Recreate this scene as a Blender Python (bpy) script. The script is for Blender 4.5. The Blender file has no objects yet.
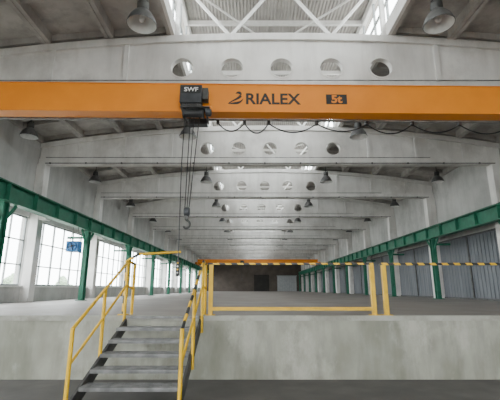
import bpy, math, random
from mathutils import Vector, Matrix
random.seed(4)
# ---------------------------------------------------------------- materials
def new_mat(name):
    m=bpy.data.materials.new(name); m.use_nodes=True
    nt=m.node_tree; b=nt.nodes['Principled BSDF']; return m,nt,b
def mat_noise(name,c1,c2,scale=3,rough=.8,metal=0,detail=6,stretch=(1,1,1),c3=None,bump=0.0,lo=.35,hi=.65,streak=None,sfac=.6):
    m,nt,b=new_mat(name); N=nt.nodes; L=nt.links
    g=N.new('ShaderNodeNewGeometry'); mp=N.new('ShaderNodeMapping'); mp.inputs['Scale'].default_value=stretch
    L.new(g.outputs['Position'],mp.inputs['Vector'])
    n=N.new('ShaderNodeTexNoise'); n.inputs['Scale'].default_value=scale; n.inputs['Detail'].default_value=detail
    L.new(mp.outputs[0],n.inputs['Vector'])
    r=N.new('ShaderNodeValToRGB'); r.color_ramp.elements[0].position=lo; r.color_ramp.elements[1].position=hi
    r.color_ramp.elements[0].color=(*c1,1); r.color_ramp.elements[1].color=(*c2,1)
    L.new(n.outputs['Fac'],r.inputs[0]); out=r.outputs[0]
    if c3:
        n2=N.new('ShaderNodeTexNoise'); n2.inputs['Scale'].default_value=scale*.35; n2.inputs['Detail'].default_value=8
        n2.inputs['Roughness'].default_value=.7
        L.new(mp.outputs[0],n2.inputs['Vector'])
        r2=N.new('ShaderNodeValToRGB'); r2.color_ramp.elements[0].position=.5; r2.color_ramp.elements[1].position=.62
        L.new(n2.outputs['Fac'],r2.inputs[0])
        mx=N.new('ShaderNodeMixRGB'); L.new(r2.outputs[0],mx.inputs[0]); L.new(out,mx.inputs[1]); mx.inputs[2].default_value=(*c3,1); out=mx.outputs[0]
    if streak:
        mp2=N.new('ShaderNodeMapping'); mp2.inputs['Scale'].default_value=(2.2,2.2,.35); L.new(g.outputs['Position'],mp2.inputs['Vector'])
        n3=N.new('ShaderNodeTexNoise'); n3.inputs['Scale'].default_value=1.3; n3.inputs['Detail'].default_value=9; n3.inputs['Roughness'].default_value=.65
        L.new(mp2.outputs[0],n3.inputs['Vector'])
        r3=N.new('ShaderNodeValToRGB'); r3.color_ramp.elements[0].position=.46; r3.color_ramp.elements[1].position=.70
        r3.color_ramp.elements[1].color=(sfac,sfac,sfac,1)
        L.new(n3.outputs['Fac'],r3.inputs[0])
        mx=N.new('ShaderNodeMixRGB'); L.new(r3.outputs[0],mx.inputs[0]); L.new(out,mx.inputs[1]); mx.inputs[2].default_value=(*streak,1); out=mx.outputs[0]
    L.new(out,b.inputs['Base Color']); b.inputs['Roughness'].default_value=rough; b.inputs['Metallic'].default_value=metal
    if bump:
        bp=N.new('ShaderNodeBump'); bp.inputs['Strength'].default_value=bump; bp.inputs['Distance'].default_value=.02
        L.new(n.outputs['Fac'],bp.inputs['Height']); L.new(bp.outputs[0],b.inputs['Normal'])
    return m
def mat_stripe(name,axis,period=.28,c1=(.80,.47,.01),c2=(.02,.02,.02),diag=0.0):
    m,nt,b=new_mat(name); N=nt.nodes; L=nt.links
    g=N.new('ShaderNodeNewGeometry'); s=N.new('ShaderNodeSeparateXYZ'); L.new(g.outputs['Position'],s.inputs[0])
    a=N.new('ShaderNodeMath'); a.operation='MULTIPLY_ADD'; L.new(s.outputs[2],a.inputs[0]); a.inputs[1].default_value=diag; L.new(s.outputs[axis],a.inputs[2])
    d=N.new('ShaderNodeMath'); d.operation='DIVIDE'; L.new(a.outputs[0],d.inputs[0]); d.inputs[1].default_value=period
    f=N.new('ShaderNodeMath'); f.operation='FRACT'; L.new(d.outputs[0],f.inputs[0])
    t=N.new('ShaderNodeMath'); t.operation='GREATER_THAN'; L.new(f.outputs[0],t.inputs[0]); t.inputs[1].default_value=.5
    mx=N.new('ShaderNodeMixRGB'); L.new(t.outputs[0],mx.inputs[0]); mx.inputs[1].default_value=(*c1,1); mx.inputs[2].default_value=(*c2,1)
    L.new(mx.outputs[0],b.inputs['Base Color']); b.inputs['Roughness'].default_value=.5
    return m
M={}
M['white']=mat_noise('painted_concrete',(.64,.62,.60),(.75,.735,.71),1.2,.85,c3=(.56,.54,.52),streak=(.40,.38,.36),sfac=.38)
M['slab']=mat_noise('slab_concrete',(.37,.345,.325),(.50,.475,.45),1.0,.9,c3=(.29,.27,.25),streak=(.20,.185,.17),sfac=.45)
M['wall']=mat_noise('wall_plaster',(.42,.415,.40),(.53,.525,.51),.8,.9,c3=(.35,.345,.33),streak=(.26,.25,.24),sfac=.4)
M['dock']=mat_noise('dock_concrete',(.27,.27,.22),(.38,.378,.32),2.2,.9,c3=(.46,.455,.39),stretch=(1,1,.6),bump=.4,streak=(.15,.155,.12),sfac=.5)
M['dockcap']=mat_noise('dock_edge',(.34,.335,.29),(.46,.455,.40),3,.8,c3=(.28,.27,.23))
M['pfloor']=mat_noise('platform_screed',(.20,.178,.165),(.29,.265,.245),.8,.55,c3=(.235,.21,.19))
M['lfloor']=mat_noise('lower_floor_concrete',(.085,.08,.08),(.14,.135,.13),1.5,.6,c3=(.10,.095,.095))
M['green']=mat_noise('green_paint',(.006,.10,.055),(.012,.14,.08),4,.5)
M['orange']=mat_noise('crane_orange_paint',(.80,.245,.012),(.86,.275,.015),2,.45)
M['yellow']=mat_noise('yellow_paint',(.70,.41,.004),(.82,.50,.006),6,.5,c3=(.58,.35,.01))
M['sx']=mat_stripe('hazard_stripe_x',0,.24,diag=.8)
M['sy']=mat_stripe('hazard_stripe_y',1,.34)
M['sz']=mat_stripe('hazard_stripe_z',2,.30)
M['black']=mat_noise('black_rubber',(.012,.012,.013),(.025,.025,.027),5,.5)
M['dgray']=mat_noise('hoist_gray',(.03,.033,.038),(.05,.053,.06),5,.45)
M['steel']=mat_noise('worn_steel',(.13,.13,.13),(.25,.25,.245),7,.5,metal=.3)
M['dsteel']=mat_noise('dark_steel',(.05,.05,.05),(.09,.09,.085),7,.6,metal=.2)
M['frame']=mat_noise('window_frame_paint',(.24,.26,.26),(.32,.34,.34),5,.6)
M['lampm']=mat_noise('lamp_housing',(.09,.09,.092),(.14,.14,.14),6,.4,metal=.2)
M['lampi']=mat_noise('lamp_reflector',(.62,.62,.61),(.72,.72,.71),6,.35)
M['whitep']=mat_noise('white_paint',(.72,.71,.69),(.80,.79,.77),6,.6)
M['corr']=mat_noise('lantern_sheet',(.36,.34,.32),(.46,.44,.41),2,.6)
M['bluegray']=mat_noise('ribbed_panel',(.085,.093,.105),(.13,.14,.155),2,.5,stretch=(1,1,.2))
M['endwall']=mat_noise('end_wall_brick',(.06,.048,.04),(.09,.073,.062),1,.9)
M['dark']=mat_noise('doorway_shade',(.015,.014,.013),(.025,.023,.02),1,.9)  # shade inside the far opening, put into the colour
M['doorgray']=mat_noise('door_paint',(.30,.31,.32),(.36,.37,.38),3,.6)
M['blue']=mat_noise('blue_paint',(.03,.16,.40),(.04,.2,.48),6,.45)
M['leaf']=mat_noise('foliage',(.22,.30,.20),(.30,.38,.27),2,.9)
M['bark']=mat_noise('bark',(.08,.06,.04),(.14,.1,.07),6,.9)
M['ground']=mat_noise('yard_ground',(.34,.34,.31),(.44,.44,.40),.5,.95)
def glassmat():
    m=bpy.data.materials.new('window_glass'); m.use_nodes=True; nt=m.node_tree; nt.nodes.clear()
    o=nt.nodes.new('ShaderNodeOutputMaterial'); t=nt.nodes.new('ShaderNodeBsdfTransparent'); t.inputs[0].default_value=(.92,.95,.94,1)
    g=nt.nodes.new('ShaderNodeBsdfGlossy'); g.inputs['Roughness'].default_value=.1; mx=nt.nodes.new('ShaderNodeMixShader'); mx.inputs[0].default_value=.05
    nt.links.new(t.outputs[0],mx.inputs[1]); nt.links.new(g.outputs[0],mx.inputs[2]); nt.links.new(mx.outputs[0],o.inputs[0]); return m
M['glass']=glassmat()
# ---------------------------------------------------------------- mesh builder
class MB:
    def __init__(s): s.v=[];s.f=[];s.m=[];s.mats=[];s.sm=[]
    def mi(s,k):
        if k not in s.mats: s.mats.append(k)
        return s.mats.index(k)
    def add(s,vs,fs,k,smooth=False):
        o=len(s.v); s.v+=[tuple(x) for x in vs]; i=s.mi(k)
        for f in fs: s.f.append([o+j for j in f]); s.m.append(i); s.sm.append(smooth)
    def box(s,x0,x1,y0,y1,z0,z1,k):
        vs=[(x,y,z) for x in (x0,x1) for y in (y0,y1) for z in (z0,z1)]
        s.add(vs,[(0,1,3,2),(4,6,7,5),(0,4,5,1),(2,3,7,6),(0,2,6,4),(1,5,7,3)],k)
    def beam(s,p,q,w,h,k,up=(0,0,1)):
        p=Vector(p);q=Vector(q);d=(q-p).normalized();u=Vector(up)
        if abs(d.dot(u))>.98:u=Vector((0,1,0))
        a=d.cross(u).normalized();b=a.cross(d)
        vs=[e+a*(i*w/2)+b*(j*h/2) for e in (p,q) for i in (-1,1) for j in (-1,1)]
        s.add(vs,[(0,1,3,2),(4,6,7,5),(0,4,5,1),(2,3,7,6),(0,2,6,4),(1,5,7,3)],k)
    def sweep(s,pts,r,k,n=10,caps=True):
        pts=[Vector(p) for p in pts]; rings=[]; a=None
        for i,p in enumerate(pts):
            d=((pts[min(i+1,len(pts)-1)]-pts[max(i-1,0)])).normalized()
            if a is None:
                u=Vector((0,0,1)) if abs(d.z)<.9 else Vector((1,0,0)); a=d.cross(u).normalized()
            a=(a-d*a.dot(d)).normalized(); b=d.cross(a)
            rings.append([p+(a*math.cos(2*math.pi*j/n)+b*math.sin(2*math.pi*j/n))*r for j in range(n)])
        vs=[x for R in rings for x in R]; fs=[]
        for i in range(len(pts)-1):
            for j in range(n):
                fs.append((i*n+j,i*n+(j+1)%n,(i+1)*n+(j+1)%n,(i+1)*n+j))
        s.add(vs,fs,k,True)
        if caps:
            s.add(rings[0],[tuple(range(n))[::-1]],k); s.add(rings[-1],[tuple(range(n))],k)
    def lathe(s,c,prof,k,n=20,axis='z'):
        c=Vector(c); vs=[];fs=[]
        for (r,h) in prof:
            for j in range(n):
                a=2*math.pi*j/n
                if axis=='z': v=Vector((r*math.cos(a),r*math.sin(a),h))
                elif axis=='x': v=Vector((h,r*math.cos(a),r*math.sin(a)))
                else: v=Vector((r*math.cos(a),h,r*math.sin(a)))
                vs.append(c+v)
        for i in range(len(prof)-1):
            for j in range(n): fs.append((i*n+j,i*n+(j+1)%n,(i+1)*n+(j+1)%n,(i+1)*n+j))
        s.add(vs,fs,k,True)
    def ibeam_y(s,x,y0,y1,z0,z1,w,k,t=.03):
        s.box(x-w/2,x+w/2,y0,y1,z1-t,z1,k); s.box(x-w/2,x+w/2,y0,y1,z0,z0+t,k); s.box(x-.012,x+.012,y0,y1,z0+t,z1-t,k)
    def build(s,name,parent=None,bevel=0):
        me=bpy.data.meshes.new(name); me.from_pydata(s.v,[],s.f)
        for k in s.mats: me.materials.append(M[k])
        for p,i,sm in zip(me.polygons,s.m,s.sm): p.material_index=i; p.use_smooth=sm
        me.update()
        ob=bpy.data.objects.new(name,me); bpy.context.scene.collection.objects.link(ob)
        if parent: ob.parent=parent
        if bevel:
            b=ob.modifiers.new('bevel','BEVEL'); b.width=bevel; b.segments=2; b.limit_method='ANGLE'
        return ob
def empty(name,loc=(0,0,0)):
    e=bpy.data.objects.new(name,None); e.location=loc; bpy.context.scene.collection.objects.link(e); return e
# ---------------------------------------------------------------- dimensions
EYE=1.634; P=1.13; D=7.5
XC=.85; XL=-8.9; XR=10.6; Y0=-12.0; Y1=76.0
ZB=EYE+5.07; ZT=EYE+6.83; HH=EYE+5.8
def zr(x): return ZT-.0087*(x-XC)**2
beamY=[9.1+6*k for k in range(-3,12)]
LW=3.0
# ---------------------------------------------------------------- floors
b=MB(); b.box(XL-.3,XR+.3,Y0,D+.02,-.2,0,'lfloor'); b.build('floor')
b=MB()
b.box(XL-.3,XR+.3,D+.05,Y1,-.2,P,'pfloor')
b.build('floor_platform')
b=MB(); b.box(XL-.05,XR+.05,D,D+.06,0,P-.09,'dock'); b.box(XL-.05,XR+.05,D-.025,D+.07,P-.09,P+.003,'dockcap')
for x in (-5.9,-.45,3.9,8.2):
    b.box(x-.012,x+.012,D-.006,D,0.02,P-.09,'dock')
b.build('wall_dock')
# outside
b=MB(); b.box(-120,120,-100,200,-.5,-.25,'ground'); b.build('ground_yard')
# ---------------------------------------------------------------- side walls
WZ0,WZ1=1.75,4.45
b=MB()
b.box(XL-.3,XL,Y0,Y1,-.2,WZ0,'wall'); b.box(XL-.3,XL,Y0,Y1,WZ1,zr(XL)+.4,'wall')
for y in beamY: b.box(XL-.3,XL,y-.2,y+.2,WZ0,WZ1,'wall')
b.box(XL-.3,XL,Y0,beamY[0]-.2,WZ0,WZ1,'wall')
b.box(XL-.02,XL+.08,Y0,Y1,WZ0-.06,WZ0,'whitep')
b.build('wall_left')
RZ0,RZ1=P,4.15
b=MB()
b.box(XR,XR+.3,Y0,Y1,-.2,zr(XR)+.4,'wall')
b.build('wall_right')
# windows left
n=0
for i in range(len(beamY)-1):
    y0=beamY[i]+.2; y1=beamY[i+1]-.2; n+=1
    w=MB(); x=XL-.12
    w.box(x-.03,x+.03,y0,y1,WZ0,WZ0+.06,'frame'); w.box(x-.03,x+.03,y0,y1,WZ1-.06,WZ1,'frame')
    N=6
    for j in range(N+1):
        yy=y0+(y1-y0)*j/N; hw=.035 if j%2==0 else .022
        w.box(x-.03,x+.03,max(y0,yy-hw),min(y1,yy+hw),WZ0+.06,WZ1-.06,'frame')
    for zz in (2.55,3.5): w.box(x-.025,x+.025,y0,y1,zz-.022,zz+.022,'frame')
    w.add([(x,y0,WZ0),(x,y1,WZ0),(x,y1,WZ1),(x,y0,WZ1)],[(0,1,2,3)],'glass')
    w.build('window_%d'%n)
# right ribbed gates, mounted on the inner wall face
for i in range(3,len(beamY)-1):
    y0=beamY[i]+.3; y1=beamY[i+1]-.3
    w=MB(); x=XR-.10
    w.box(x+.03,x+.08,y0,y1,RZ0,RZ1,'bluegray')
    yy=y0+.1
    while yy<y1-.1:
        w.box(x+.012,x+.03,yy,yy+.2,RZ0+.05,RZ1-.05,'bluegray'); yy+=.27
    w.box(x-.04,x+.03,y0,y1,RZ0,RZ0+.08,'dsteel'); w.box(x-.04,x+.03,y0,y1,RZ1-.08,RZ1,'dsteel'); w.box(x-.04,x+.03,(y0+y1)/2-.05,(y0+y1)/2+.05,RZ0,RZ1,'dsteel')
    w.build('door_%d'%(i+1))
# end walls
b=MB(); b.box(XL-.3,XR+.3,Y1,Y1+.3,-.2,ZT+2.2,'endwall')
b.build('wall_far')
w=MB(); w.box(5.4,9.2,Y1-.08,Y1-.01,P,P+2.9,'doorgray')
for j in range(9): w.box(5.45+j*.46,5.5+j*.46,Y1-.12,Y1-.08,P,P+2.9,'frame')
w.box(5.3,9.3,Y1-.1,Y1-.01,P+2.9,P+3.05,'frame'); w.build('door_30')
w=MB(); w.box(.8,3.8,Y1-.06,Y1-.01,P,P+3.2,'dark'); w.box(.7,.8,Y1-.1,Y1-.01,P,P+3.3,'endwall'); w.box(3.8,3.9,Y1-.1,Y1-.01,P,P+3.3,'endwall'); w.box(.7,3.9,Y1-.1,Y1-.01,P+3.3,P+3.42,'endwall'); w.build('door_31')  # flat framed panel, painted near-black for the shade of an open doorway
# back wall with big glazed opening
b=MB(); bz=5.6
b.box(XL-.3,-6,Y0-.3,Y0,-.2,ZT+2.2,'wall'); b.box(8,XR+.3,Y0-.3,Y0,-.2,ZT+2.2,'wall'); b.box(-6,8,Y0-.3,Y0,bz,ZT+2.2,'wall'); b.box(-6,8,Y0-.3,Y0,-.2,.6,'wall')
b.build('wall_back')
w=MB()
for j in range(11): xx=-6+1.4*j; w.box(max(-6,xx-.04),min(8,xx+.04),Y0-.18,Y0-.1,.6,bz,'frame')
for zz in (.6,2.2,3.9,bz-.06): w.box(-6,8,Y0-.18,Y0-.1,zz,zz+.06,'frame')
w.build('window_50')
# ---------------------------------------------------------------- columns
for side,xx in ((0,XL),(1,XR)):
    for y in beamY:
        c=MB(); s=1 if side==0 else -1
        base=0 if y<D else P
        dp=.36 if side==0 else .5
        xa,xb=sorted((xx,xx+s*dp)); c.box(xa,xb,y-.2,y+.2,base,ZB,'white')
        xa,xb=sorted((xx,xx+s*(dp+.3))); c.box(xa,xb,y-.18,y+.18,4.35,4.55,'white')
        c.build('concrete_column',bevel=.02)
# ---------------------------------------------------------------- roof beams (arched, round openings)
def roof_beam_mesh():
    cu=bpy.data.curves.new('tmp','CURVE'); cu.dimensions='2D'; cu.fill_mode='BOTH'; cu.extrude=.07
    def spl(pts):
        s=cu.splines.new('POLY'); s.points.add(len(pts)-1)
        for p,q in zip(s.points,pts): p.co=(q[0],q[1],0,1)
        s.use_cyclic_u=True
    x0=XL+.02;x1=XR-.02
    top=[(x0+(x1-x0)*i/40,zr(x0+(x1-x0)*i/40)) for i in range(41)]
    spl([(x0,ZB),(x1,ZB)]+top[::-1])
    for k in range(-2,3):
        cx=XC+1.34*k; spl([(cx+.30*math.cos(a*math.pi/16),HH+.28*math.sin(a*math.pi/16)) for a in range(32)])
    ob=bpy.data.objects.new('tmp',cu); bpy.context.scene.collection.objects.link(ob)
    dg=bpy.context.evaluated_depsgraph_get(); me=bpy.data.meshes.new_from_object(ob.evaluated_get(dg))
    vs=[(v.co.x,v.co.z,v.co.y) for v in me.vertices]; fs=[tuple(p.vertices)[::-1] for p in me.polygons]
    bpy.data.objects.remove(ob)
    b=MB(); b.add(vs,fs,'white')
    b.box(x0,x1,-.14,.14,ZB,ZB+.26,'white')
    for i in range(40):
        (xa,za),(xb,zb)=top[i],top[i+1]
        b.add([(x,y,z+dz) for (x,z) in ((xa,za),(xb,zb)) for y in (-.15,.15) for dz in (-.2,0)],[(0,1,3,2),(4,6,7,5),(0,4,5,1),(2,3,7,6),(0,2,6,4),(1,5,7,3)],'white')
    for k in range(-2,3):
        cx=XC+1.34*k
        for sgn in (-1,1):
            y=.07*sgn; R=[]
            for a in range(32):
                ca,sa=math.cos(a*math.pi/16),math.sin(a*math.pi/16)
                R+= [(cx+.30*ca,y,HH+.28*sa),(cx+.30*ca,y+.02*sgn,HH+.28*sa),(cx+.34*ca,y+.02*sgn,HH+.32*sa),(cx+.34*ca,y,HH+.32*sa)]
            F=[]
            for a in range(32):
                p=a*4;q=((a+1)%32)*4
                for e in range(3): F.append((p+e,p+e+1,q+e+1,q+e))
            b.add(R,F,'white')
    for dx in (-8.2,-6.2,-4.2,4.2,6.2,8.2):
        x=XC+dx; b.box(x-.06,x+.06,-.12,.12,ZB+.2,zr(x)-.15,'white')
    b.sweep([(x0+.3,-.16,ZB+.05),(x1-.3,-.16,ZB+.05)],.018,'dsteel',6)
    b.sweep([(x0+.3,-.165,ZB+.30),(x1-3,-.165,ZB+.30)],.014,'steel',6)
    for i in range(13):
        x=x0+.5+i*1.5; b.box(x-.03,x+.03,-.185,-.14,ZB+.02,ZB+.08,'dsteel')
    return b
src=roof_beam_mesh().build('roof_beam'); src.location=(0,beamY[0],0)
for y in beamY[1:]:
    o=bpy.data.objects.new('roof_beam',src.data); o.location=(0,y,0); bpy.context.scene.collection.objects.link(o)
# ---------------------------------------------------------------- ceiling slabs
b=MB(); npan=4
edges=[XC-LW-(XC-LW-(XL))*i/npan for i in range(npan+1)]
edgesR=[XC+LW+((XR)-XC-LW)*i/npan for i in range(npan+1)]
def hexa(b,xa,xb,za,zb,y0,y1,th,k):
    b.add([(x,y,z+dz) for (x,z) in ((xa,za),(xb,zb)) for y in (y0,y1) for dz in (0,th)],[(0,1,3,2),(4,6,7,5),(0,4,5,1),(2,3,7,6),(0,2,6,4),(1,5,7,3)],k)
for E in (edges[::-1],edgesR):
    for i in range(npan):
        xa,xb=E[i],E[i+1]; za,zb=zr(xa),zr(xb)
        hexa(b,xa,xb,za+.28,zb+.28,Y0,Y1,.1,'slab')
        for x0_,x1_ in ((xa+.01,xa+.11),(xb-.11,xb-.01)):
            f=lambda x: za+(zb-za)*(x-xa)/(xb-xa)
            hexa(b,x0_,x1_,f(x0_),f(x1_),Y0,Y1,.3,'slab')
        for j in range(len(beamY)-1):
            for q in range(0,5):
                yy=beamY[j]+.1+ (5.8)*q/4
                hexa(b,xa+.05,xb-.05,za+.1,zb+.1,yy-.04,yy+.04,.2,'slab')
b.build('ceiling')
# ---------------------------------------------------------------- roof lantern
LZ0=zr(XC+LW)+.38; LZ1=LZ0+1.5
b=MB()
xa,xb=XC-LW,XC+LW
nc=60; vs=[]
for i in range(nc*2+1):
    x=xa-.3+(xb-xa+.6)*i/(nc*2); z=LZ1+.35-.03*abs(x-XC)+(.035 if i%2 else 0)
    vs+=[(x,Y0,z),(x,Y1,z)]
b.add(vs,[(2*i,2*i+1,2*i+3,2*i+2) for i in range(nc*2)],'corr')
y=Y0+.5
while y<Y1:
    b.box(xa,xb,y-.05,y+.05,LZ1+.05,LZ1+.2,'whitep'); y+=1.5
for y in beamY:
    t=b
    for x in (xa+.12,xb-.12): t.beam((x,y,zr(x)),(x,y,LZ1+.2),.12,.12,'whitep')
    t.beam((xa+.1,y,LZ1+.02),(xb-.1,y,LZ1+.02),.12,.16,'whitep')
    t.beam((xa+.15,y,LZ1),(XC-1.4,y,ZT),.07,.07,'whitep'); t.beam((XC,y,LZ1),(XC-1.4,y,ZT),.07,.07,'whitep')
    t.beam((xb-.15,y,LZ1),(XC+1.4,y,ZT),.07,.07,'whitep'); t.beam((XC,y,LZ1),(XC+1.4,y,ZT),.07,.07,'whitep')
    if y<70: 
        t.beam((xa+.15,y,LZ1+.0),(XC,y+3,LZ1+.0),.05,.05,'whitep'); t.beam((xb-.15,y,LZ1),(XC,y+3,LZ1),.05,.05,'whitep')
b.build('ceiling_lantern')
for s,x in ((-1,xa),(1,xb)):
    w=MB()
    w.box(x-.08,x+.08,Y0,Y1,LZ0-.38,LZ0+.05,'white'); w.box(x-.06,x+.06,Y0,Y1,LZ1,LZ1+.26,'whitep')
    y=Y0
    while y<Y1+.01:
        w.box(x-.03,x+.03,y-.03,y+.03,LZ0,LZ1,'frame'); y+=1.0
    w.box(x-.03,x+.03,Y0,Y1,LZ0+.72,LZ0+.77,'frame')
    w.add([(x,Y0,LZ0),(x,Y1,LZ0),(x,Y1,LZ1),(x,Y0,LZ1)],[(0,1,2,3)],'glass')
    w.build('window_%d'%(60+(s>0)))
# ---------------------------------------------------------------- high bay lamps
def lamp_mesh():
    b=MB()
    b.lathe((0,0,0),[(.31,0),(.315,.02),(.30,.05),(.27,.14),(.20,.26),(.13,.33),(.12,.34)],'lampm',24)
    b.lathe((0,0,0),[(.30,0.0),(.285,.05),(.255,.14),(.19,.25),(.12,.31),(0.001,.31)],'lampi',24)
    b.lathe((0,0,0),[(.31,0),(.30,0)],'lampm',24)
    b.lathe((0,0,0),[(.001,.34),(.115,.34),(.125,.36),(.125,.52),(.10,.55),(.001,.55)],'dsteel',18)
    b.lathe((0,0,0),[(.001,.07),(.05,.08),(.07,.14),(.05,.24),(.03,.31)],'lampi',12)
    b.sweep([(0,0,.54),(0,0,.62)],.03,'dsteel',8)
    b.sweep([(-.1,0,.5),(-.1,0,.58),(0,0,.66),(.1,0,.58),(.1,0,.5)],.012,'dsteel',6)
    b.sweep([(0,0,.64),(0,0,1.0)],.014,'dsteel',6)
    return b
ref=None
for r in range(-2,12):
    y=6.84+6*r
    for x in (-8.1,-2.28,3.98,9.8):
        z=EYE+5.36
        top=zr(x)+.28
        if ref is None: ref=lamp_mesh().build('high_bay_lamp'); o=ref
        else:
            o=bpy.data.objects.new('high_bay_lamp',ref.data); bpy.context.scene.collection.objects.link(o)
        o.location=(x,y,top-1.0) if abs(x-XC)>5 else (x,y,z+.05)
        if abs(x-XC)<5:
            m=MB(); m.sweep([(0,0,1.0),(0,0,top-z-.05)],.014,'dsteel',6); m.build('hanger_rod',parent=o)
# ---------------------------------------------------------------- runways
GZ0,GZ1=EYE+2.55,EYE+3.15
for X,s,off in ((-7.4,-1,17.0),(9.55,1,19.6)):
    b=MB()
    b.ibeam_y(X,Y0+1,Y1-1,GZ0,GZ1,.32,'green',.035)
    b.box(X-.03,X+.03,Y0+1,Y1-1,GZ1,GZ1+.06,'dsteel')
    y=Y0+2
    while y<Y1-1:
        b.box(X-.14,X+.14,y-.01,y+.01,GZ0+.035,GZ1-.035,'green'); y+=1.5
    xo=X+s*.62
    b.box(min(xo-.05,xo+.05),max(xo-.05,xo+.05),Y0+1,Y1-1,GZ1-.18,GZ1-.02,'green')
    y=Y0+1.5;f=0
    while y<Y1-2:
        b.beam((X+s*.15,y,GZ1-.05),(xo,y+.75,GZ1-.05),.06,.05,'green'); b.beam((xo,y+.75,GZ1-.05),(X+s*.15,y+1.5,GZ1-.05),.06,.05,'green'); y+=1.5
    b.build('crane_runway_beam')
    y=off-6*int((off-Y0-2)//6)
    while y<Y1-1:
        base=0 if y<D else P
        c=MB()
        c.box(X-.2,X+.2,y-.16,y+.16,base,base+.03,'green')
        for dy in (-.12,.12): c.box(X-.10,X+.10,y+dy-.02,y+dy+.02,base+.03,GZ0,'green')
        c.box(X-.015,X+.015,y-.1,y+.1,base+.03,GZ0,'green')
        c.box(X-.18,X+.18,y-.2,y+.2,GZ0-.03,GZ0,'green')
        c.beam((X,y-.1,GZ0-.6),(X,y-.6,GZ0-.02),.07,.07,'green'); c.beam((X,y+.1,GZ0-.6),(X,y+.6,GZ0-.02),.07,.07,'green')
        c.beam((X,y,GZ0-.3),(X+s*.9,y,GZ0-.3),.08,.1,'green')
        c.build('steel_column'); y+=6
# ---------------------------------------------------------------- overhead crane
CY=7.0
crane=empty('overhead_crane',(XC,CY,0)); crane.rotation_euler=(0,0,math.radians(1.0))
gz0,gz1=EYE+3.42,EYE+4.03
lx0,lx1=-7.4-XC,9.55-XC
g=MB()
g.box(lx0,lx1,-.13,-.115,gz0+.015,gz1-.015,'orange'); g.box(lx0,lx1,.115,.13,gz0+.015,gz1-.015,'orange')
g.box(lx0,lx1,-.15,.15,gz0-.01,gz0+.015,'orange'); g.box(lx0,lx1,-.15,.15,gz1-.015,gz1,'orange')
g.box(lx0,lx0+.02,-.115,.115,gz0+.015,gz1-.015,'orange'); g.box(lx1-.02,lx1,-.115,.115,gz0+.015,gz1-.015,'orange')
crane_parts=[g.build('box_girder',crane)]
for nm,x in (('end_carriage_1',lx0),('end_carriage_2',lx1)):
    e=MB(); e.box(x-.13,x+.13,-1.5,1.5,GZ1+.11,GZ1+.42,'orange')
    for y in (-1.25,1.25):
        e.lathe((x-.06,y,GZ1+.2),[(.001,0),(.14,0),(.14,.12),(.001,.12)],'dsteel',20,'x')
        e.box(x-.09,x+.09,y+(.25 if y>0 else -.35),y+(.35 if y>0 else -.25),GZ1+.2,GZ1+.32,'black')
    e.lathe((x+(.13 if x<0 else -.45),1.0,GZ1+.28),[(.001,0),(.09,0),(.1,.04),(.1,.28),(.08,.32),(.001,.32)],'dgray',16,'x')
    crane_parts.append(e.build(nm,crane,bevel=.01))
# hoist
hx=-1.06-XC
h=MB()
h.box(hx-.30,hx+.12,-.40,-.18,gz0+.06,gz0+.43,'dgray')
h.box(hx-.28,hx+.10,-.412,-.40,gz0+.25,gz0+.40,'black')
h.box(hx+.13,hx+.24,-.38,-.20,gz0+.14,gz0+.38,'dsteel')
h.lathe((hx-.26,-.29,gz0+.02),[(.001,0),(.08,0),(.085,.03),(.085,.34),(.07,.37),(.001,.37)],'dsteel',20,'x')
for k in range(7): h.lathe((hx-.21+k*.04,-.29,gz0+.02),[(.085,0),(.1,0),(.1,.012),(.085,.012)],'dgray',16,'x')
h.box(hx-.29,hx+.28,-.40,-.16,gz0-.035,gz0-.015,'dsteel')
h.lathe((hx-.24,-.30,gz0-.13),[(.001,0),(.10,0),(.10,.02),(.08,.03),(.08,.38),(.10,.39),(.10,.41),(.001,.41)],'black',20,'x')
h.lathe((hx+.19,-.30,gz0-.10),[(.001,0),(.07,0),(.08,.02),(.08,.1),(.05,.12),(.001,.12)],'dgray',16,'x')
h.lathe((hx+.26,-.30,gz0-.02),[(.001,0),(.045,0),(.05,.02),(.05,.05),(.001,.06)],'orange',14,'x')
for dx in (-.24,.2):
    h.box(hx+dx-.015,hx+dx+.015,-.38,.26,gz0-.10,gz0-.04,'dsteel')
    for y in (-.17,.17): h.lathe((hx+dx-.03,y*.75,gz0+.05),[(.001,0),(.035,0),(.035,.05),(.001,.05)],'dsteel',14,'x')
h.box(hx-.2,hx+.18,.18,.36,gz0-.12,gz0+.12,'dgray')
crane_parts.append(h.build('hoist_trolley',crane,bevel=.008))
hz=2.86; hk=-.30
r=MB()
for dx in (-.09,.09): r.sweep([(hx+dx,hk-.02,gz0-.13),(hx-.09+dx*.4,hk-.02,hz+.18)],.009,'black',6)
r.sweep([(hx-.02,hk,gz0-.13),(hx-.09,hk,hz+.18)],.008,'black',6)
r.lathe((hx-.14,hk,hz+.13),[(.001,0),(.07,0),(.08,.02),(.08,.08),(.07,.10),(.001,.10)],'dgray',18,'x')
r.box(hx-.12,hx-.06,hk-.035,hk+.035,hz-.02,hz+.08,'dsteel')
pts=[(hx-.09,hk,hz)]+[(hx-.09+.06*math.sin(a),hk,hz-.10+.07*math.cos(a)) for a in [math.radians(t) for t in range(0,260,20)]]
r.sweep(pts,.019,'dsteel',8)
crane_parts.append(r.build('hook_block',crane))
pd=MB()
pd.sweep([(hx-.2,hk,gz0-.05),(hx-.22,hk-.02,gz0-1.2),(hx-.20,hk-.05,2.1)],.010,'black',6)
pd.box(hx-.23,hx-.17,hk-.08,hk-.02,1.84,2.12,'black')
for j in range(4): pd.lathe((hx-.20,hk-.08,1.90+j*.055),[(.015,0),(.015,-.012),(.001,-.013)],'yellow' if j%2 else 'whitep',10,'y')
pd.build('pendant_control',crane,bevel=.006)
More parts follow.
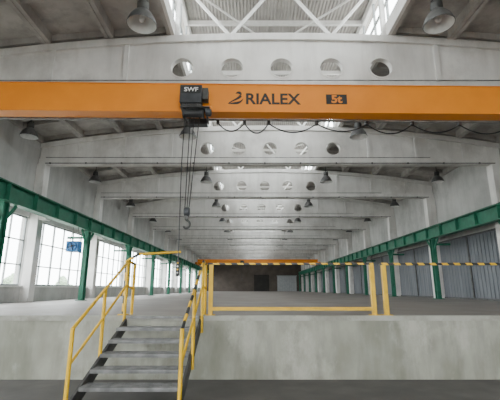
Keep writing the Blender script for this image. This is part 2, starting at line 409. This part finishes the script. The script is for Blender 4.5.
# festoon
f=MB(); f.box(lx0+.3,lx1-.3,.20,.24,gz0-.03,gz0+.01,'steel')
x=hx+.4; k=0
for L,dr in [(.55,.18),(.5,.22)]+[(1.0,.2),(1.05,.17),(.95,.21),(1.0,.18),(1.1,.2),(.95,.16),(1.0,.2)]:
    if x+L>lx1-.4: break
    f.box(x-.03,x+.03,.18,.26,gz0-.10,gz0-.03,'black')
    f.sweep([(x+L*t/12,.22,gz0-.08-dr*4*(t/12)*(1-t/12)) for t in range(13)],.014,'black',6); x+=L
f.build('festoon_cable',crane)
# lettering
def text(s,x,z,size,mat,name,w=None,y=-.132,sh=0,off=0.0):
    c=bpy.data.curves.new(name,'FONT'); c.body=s; c.size=size; c.extrude=.002; c.align_x='LEFT'; c.shear=sh; c.offset=off
    c.materials.append(M[mat]); o=bpy.data.objects.new(name,c); bpy.context.scene.collection.objects.link(o)
    o.rotation_euler=(math.pi/2,0,0); o.location=(x,y,z); o.parent=crane
    bpy.context.view_layer.update()
    if w: k=w/o.dimensions.x; o.scale=(k,1,1)
    return o
gm=(gz0+gz1)/2-.01
text('RIALEX',-.10-XC,gm-.12,.33,'black','girder_lettering',1.10,off=.008)
l=MB()
def ribbon(pts,ths):
    A=[];B=[]
    for i,(x,z) in enumerate(pts):
        x0,z0=pts[max(0,i-1)]; x1,z1=pts[min(len(pts)-1,i+1)]
        d=Vector((x1-x0,z1-z0)).normalized(); n=Vector((-d.y,d.x))*ths[i]
        A.append((x+n.x-.27-XC,-.133,z+n.y+gm)); B.append((x-n.x-.27-XC,-.133,z-n.y+gm))
    m=len(pts); l.add(A+B,[(i,i+1,m+i+1,m+i) for i in range(m-1)],'black')
N=18
def bez(p0,p1,p2,p3,t): return tuple((1-t)**3*p0[k]+3*(1-t)**2*t*p1[k]+3*(1-t)*t*t*p2[k]+t**3*p3[k] for k in (0,1))
ribbon([bez((-.02,.10),(.03,.15),(.10,.12),(.08,.05),i/N) for i in range(N+1)],[.004+.026*math.sin(math.pi*i/N) for i in range(N+1)])
ribbon([bez((.08,.06),(.05,-.01),(-.06,-.03),(-.17,-.12),i/N) for i in range(N+1)],[.024*(1-i/N)+.008 for i in range(N+1)])
ribbon([bez((-.17,-.12),(-.02,-.10),(.06,-.13),(.13,-.01),i/N) for i in range(N+1)],[.004+.022*math.sin(math.pi*i/N) for i in range(N+1)])
l.build('girder_logo',crane)
pl=MB(); pl.box(1.53-XC,1.95-XC,-.138,-.13,gm-.11,gm+.10,'black'); pl.build('capacity_plate',crane)
text('5t',1.63-XC,gm-.08,.23,'orange','capacity_lettering',.22,y=-.141,off=.008)
text('SWF',hx-.22,gz0+.285,.12,'whitep','hoist_lettering',.27,y=-.415,off=.003)
# second crane parked far down the hall
crane2=empty('overhead_crane',(XC,53.5,0))
for p in crane_parts:
    o=bpy.data.objects.new(p.name.split('.')[0],p.data); bpy.context.scene.collection.objects.link(o); o.parent=crane2
# ---------------------------------------------------------------- steel stair
st=empty('steel_staircase')
SX0,SX1=-2.38,-.91; yb=5.2; NR=7; run=(D-yb)/NR; rise=P/NR
s_=MB()
for x in (SX0+.03,SX1-.03):
    s_.beam((x,yb+.02,.05+.0),(x,D-.04,P-.14),.04,.2,'dsteel')
s_.build('stringers',st)
t_=MB()
for i in range(1,NR):
    z=rise*i; y0=yb+run*(i-1)+.02
    t_.box(SX0+.05,SX1-.05,y0,y0+run-.03,z-.035,z-.03,'steel')
    t_.box(SX0+.05,SX1-.05,y0,y0+.035,z-.05,z,'steel'); t_.box(SX0+.05,SX1-.05,y0+run-.055,y0+run-.03,z-.05,z,'steel')
    for j in range(1,6):
        yy=y0+.03+(run-.08)*j/6; t_.box(SX0+.05,SX1-.05,yy-.006,yy+.006,z-.03,z,'steel')
    for j in range(1,10):
        xx=SX0+.05+(SX1-SX0-.1)*j/10; t_.box(xx-.005,xx+.005,y0+.03,y0+run-.05,z-.02,z-.001,'steel')
t_.box(SX0+.05,SX1-.05,D-.16,D-.03,P-.04,P,'steel')
t_.build('treads',st)
sl=(P-rise)/(D-yb-run)
def sz(y): return rise+ sl*(y-yb-.1)
for nm,x in (('handrail_left',SX0),('handrail_right',SX1)):
    h=MB(); RH=.95; R=.024
    pys=[yb+.1,yb+1.15,D-.08]
    for i,y in enumerate(pys):
        zb=max(0,sz(y)-.28) if i<2 else P-.3
        if i==0: zb=0
        h.sweep([(x,y,zb),(x,y,sz(y)+RH)],R+.004,'yellow',10)
    a=(x,yb+.1,sz(yb+.1)+RH); c=(x,D-.08,sz(D-.08)+RH)
    h.sweep([a,c],R,'sy' if x==SX1 else 'yellow',10)
    h.sweep([(x,yb+.1,sz(yb+.1)+RH*.52),(x,D-.08,sz(D-.08)+RH*.52)],R-.004,'yellow',10)
    h.sweep([c,(x,D+.35,P+1.0)],R,'sy',10)
    h.sweep([(x,D+.35,P),(x,D+.35,P+1.0)],R+.006,'yellow',10)
    h.sweep([(x,D-.08,sz(D-.08)+RH*.52),(x,D+.35,P+.5)],R-.004,'yellow',10)
    h.build(nm,st)
# swing barrier arm
b=MB(); b.sweep([(-2.5,D+.2,P),(-2.5,D+.2,P+1.05),(-2.25,D+.2,P+1.2)],.03,'sz',10)
b.sweep([(-2.27,D+.2,P+1.19),(-1.42,D+.25,P+1.24)],.026,'yellow',10); b.box(-2.58,-2.42,D+.12,D+.28,P,P+.02,'yellow')
b.build('barrier_arm')
# platform guard rail
b=MB(); zt=P+.97; y=D+.1
for x in (-.77,2.42):
    b.box(x-.04,x+.04,y-.04,y+.04,P,zt,'yellow'); b.box(x-.09,x+.09,y-.09,y+.09,P,P+.015,'yellow')
b.box(-.73,2.38,y-.03,y+.03,P+.09,P+.155,'yellow')
b.box(-.85,2.46,y-.03,y+.03,zt,zt+.035,'sx')
b.build('guard_rail')
b=MB()
for x in (2.66,6.3,10.2):
    b.box(x-.04,x+.04,y-.04,y+.04,P,zt-.01,'yellow'); b.box(x-.09,x+.09,y-.09,y+.09,P,P+.015,'yellow')
b.box(2.57,10.3,y-.03,y+.03,zt-.01,zt+.035,'sx')
b.build('guard_rail')
# blue fan heater near left windows
b=MB(); hx_,hy,hz_=-7.4,15.8,3.35
b.box(hx_-.25,hx_+.25,hy-.2,hy+.2,hz_-.22,hz_+.22,'blue')
b.lathe((hx_,hy-.2,hz_),[(.19,0),(.21,-.03),(.19,-.06),(.17,-.03)],'blue',20,'y'); b.lathe((hx_,hy-.2,hz_),[(.05,-.04),(.001,-.05)],'black',12,'y')
for k in range(4):
    a=k*math.pi/2+.3; b.beam((hx_,hy-.22,hz_),(hx_+.16*math.cos(a),hy-.22,hz_+.16*math.sin(a)),.02,.07,'dsteel',up=(0,1,0))
for dx in (-.2,.2): b.sweep([(hx_+dx*.5,hy,GZ0),(hx_+dx,hy,hz_+.2)],.015,'dsteel',6)
b.build('fan_heater',bevel=.015)
# trees outside left
import bmesh
def tree_mesh():
    b=MB(); b.sweep([(0,0,-.3),(0,0,3)],.18,'bark',8)
    for k in range(9):
        bm=bmesh.new(); bmesh.ops.create_icosphere(bm,subdivisions=3,radius=1)
        c=Vector((random.uniform(-1.2,1.2),random.uniform(-1.6,1.6),random.uniform(2.2,5)))
        R=random.uniform(.9,1.5)
        vs=[c+v.co*R*(1+.25*random.uniform(-1,1)) for v in bm.verts]; fs=[[v.index for v in f.verts] for f in bm.faces]
        b.add(vs,fs,'leaf'); bm.free()
    return b
tr=None
for i in range(5):
    loc=(-52-random.uniform(0,6),44+i*16+random.uniform(-2,2),0)
    if tr is None: tr=tree_mesh().build('tree'); o=tr
    else: o=bpy.data.objects.new('tree',tr.data); bpy.context.scene.collection.objects.link(o)
    o.location=loc; o.rotation_euler[2]=random.uniform(0,6); k=random.uniform(.6,.9); o.scale=(k,k,k)
# ---------------------------------------------------------------- light
wd=bpy.data.worlds.new('World'); bpy.context.scene.world=wd; wd.use_nodes=True
bg=wd.node_tree.nodes['Background']; bg.inputs[0].default_value=(.955,.985,1.0,1); bg.inputs[1].default_value=15.0
def portal(name,loc,rot,sx,sy):
    l=bpy.data.lights.new(name,'AREA'); l.shape='RECTANGLE'; l.size=sx; l.size_y=sy; l.cycles.is_portal=True
    o=bpy.data.objects.new(name,l); o.location=loc; o.rotation_euler=rot; bpy.context.scene.collection.objects.link(o)
h=math.pi/2
portal('daylight_portal_left',(XL-.35,(Y0+Y1)/2,(WZ0+WZ1)/2),(h,0,-h),Y1-Y0,WZ1-WZ0)
portal('daylight_portal_lantern',(xa-.2,(Y0+Y1)/2,(LZ0+LZ1)/2),(h,0,-h),Y1-Y0,LZ1-LZ0)
portal('daylight_portal_lantern',(xb+.2,(Y0+Y1)/2,(LZ0+LZ1)/2),(h,0,h),Y1-Y0,LZ1-LZ0)
portal('daylight_portal_back',(1,Y0-.35,3.1),(h,0,math.pi),14,5)
# ---------------------------------------------------------------- camera
cam=bpy.data.cameras.new('camera'); co=bpy.data.objects.new('camera',cam); bpy.context.scene.collection.objects.link(co)
cam.lens=27; cam.sensor_width=36; co.location=(0,0,EYE); co.rotation_euler=(math.pi/2+math.radians(13.3),0,0)
cam.clip_end=500
bpy.context.scene.camera=co
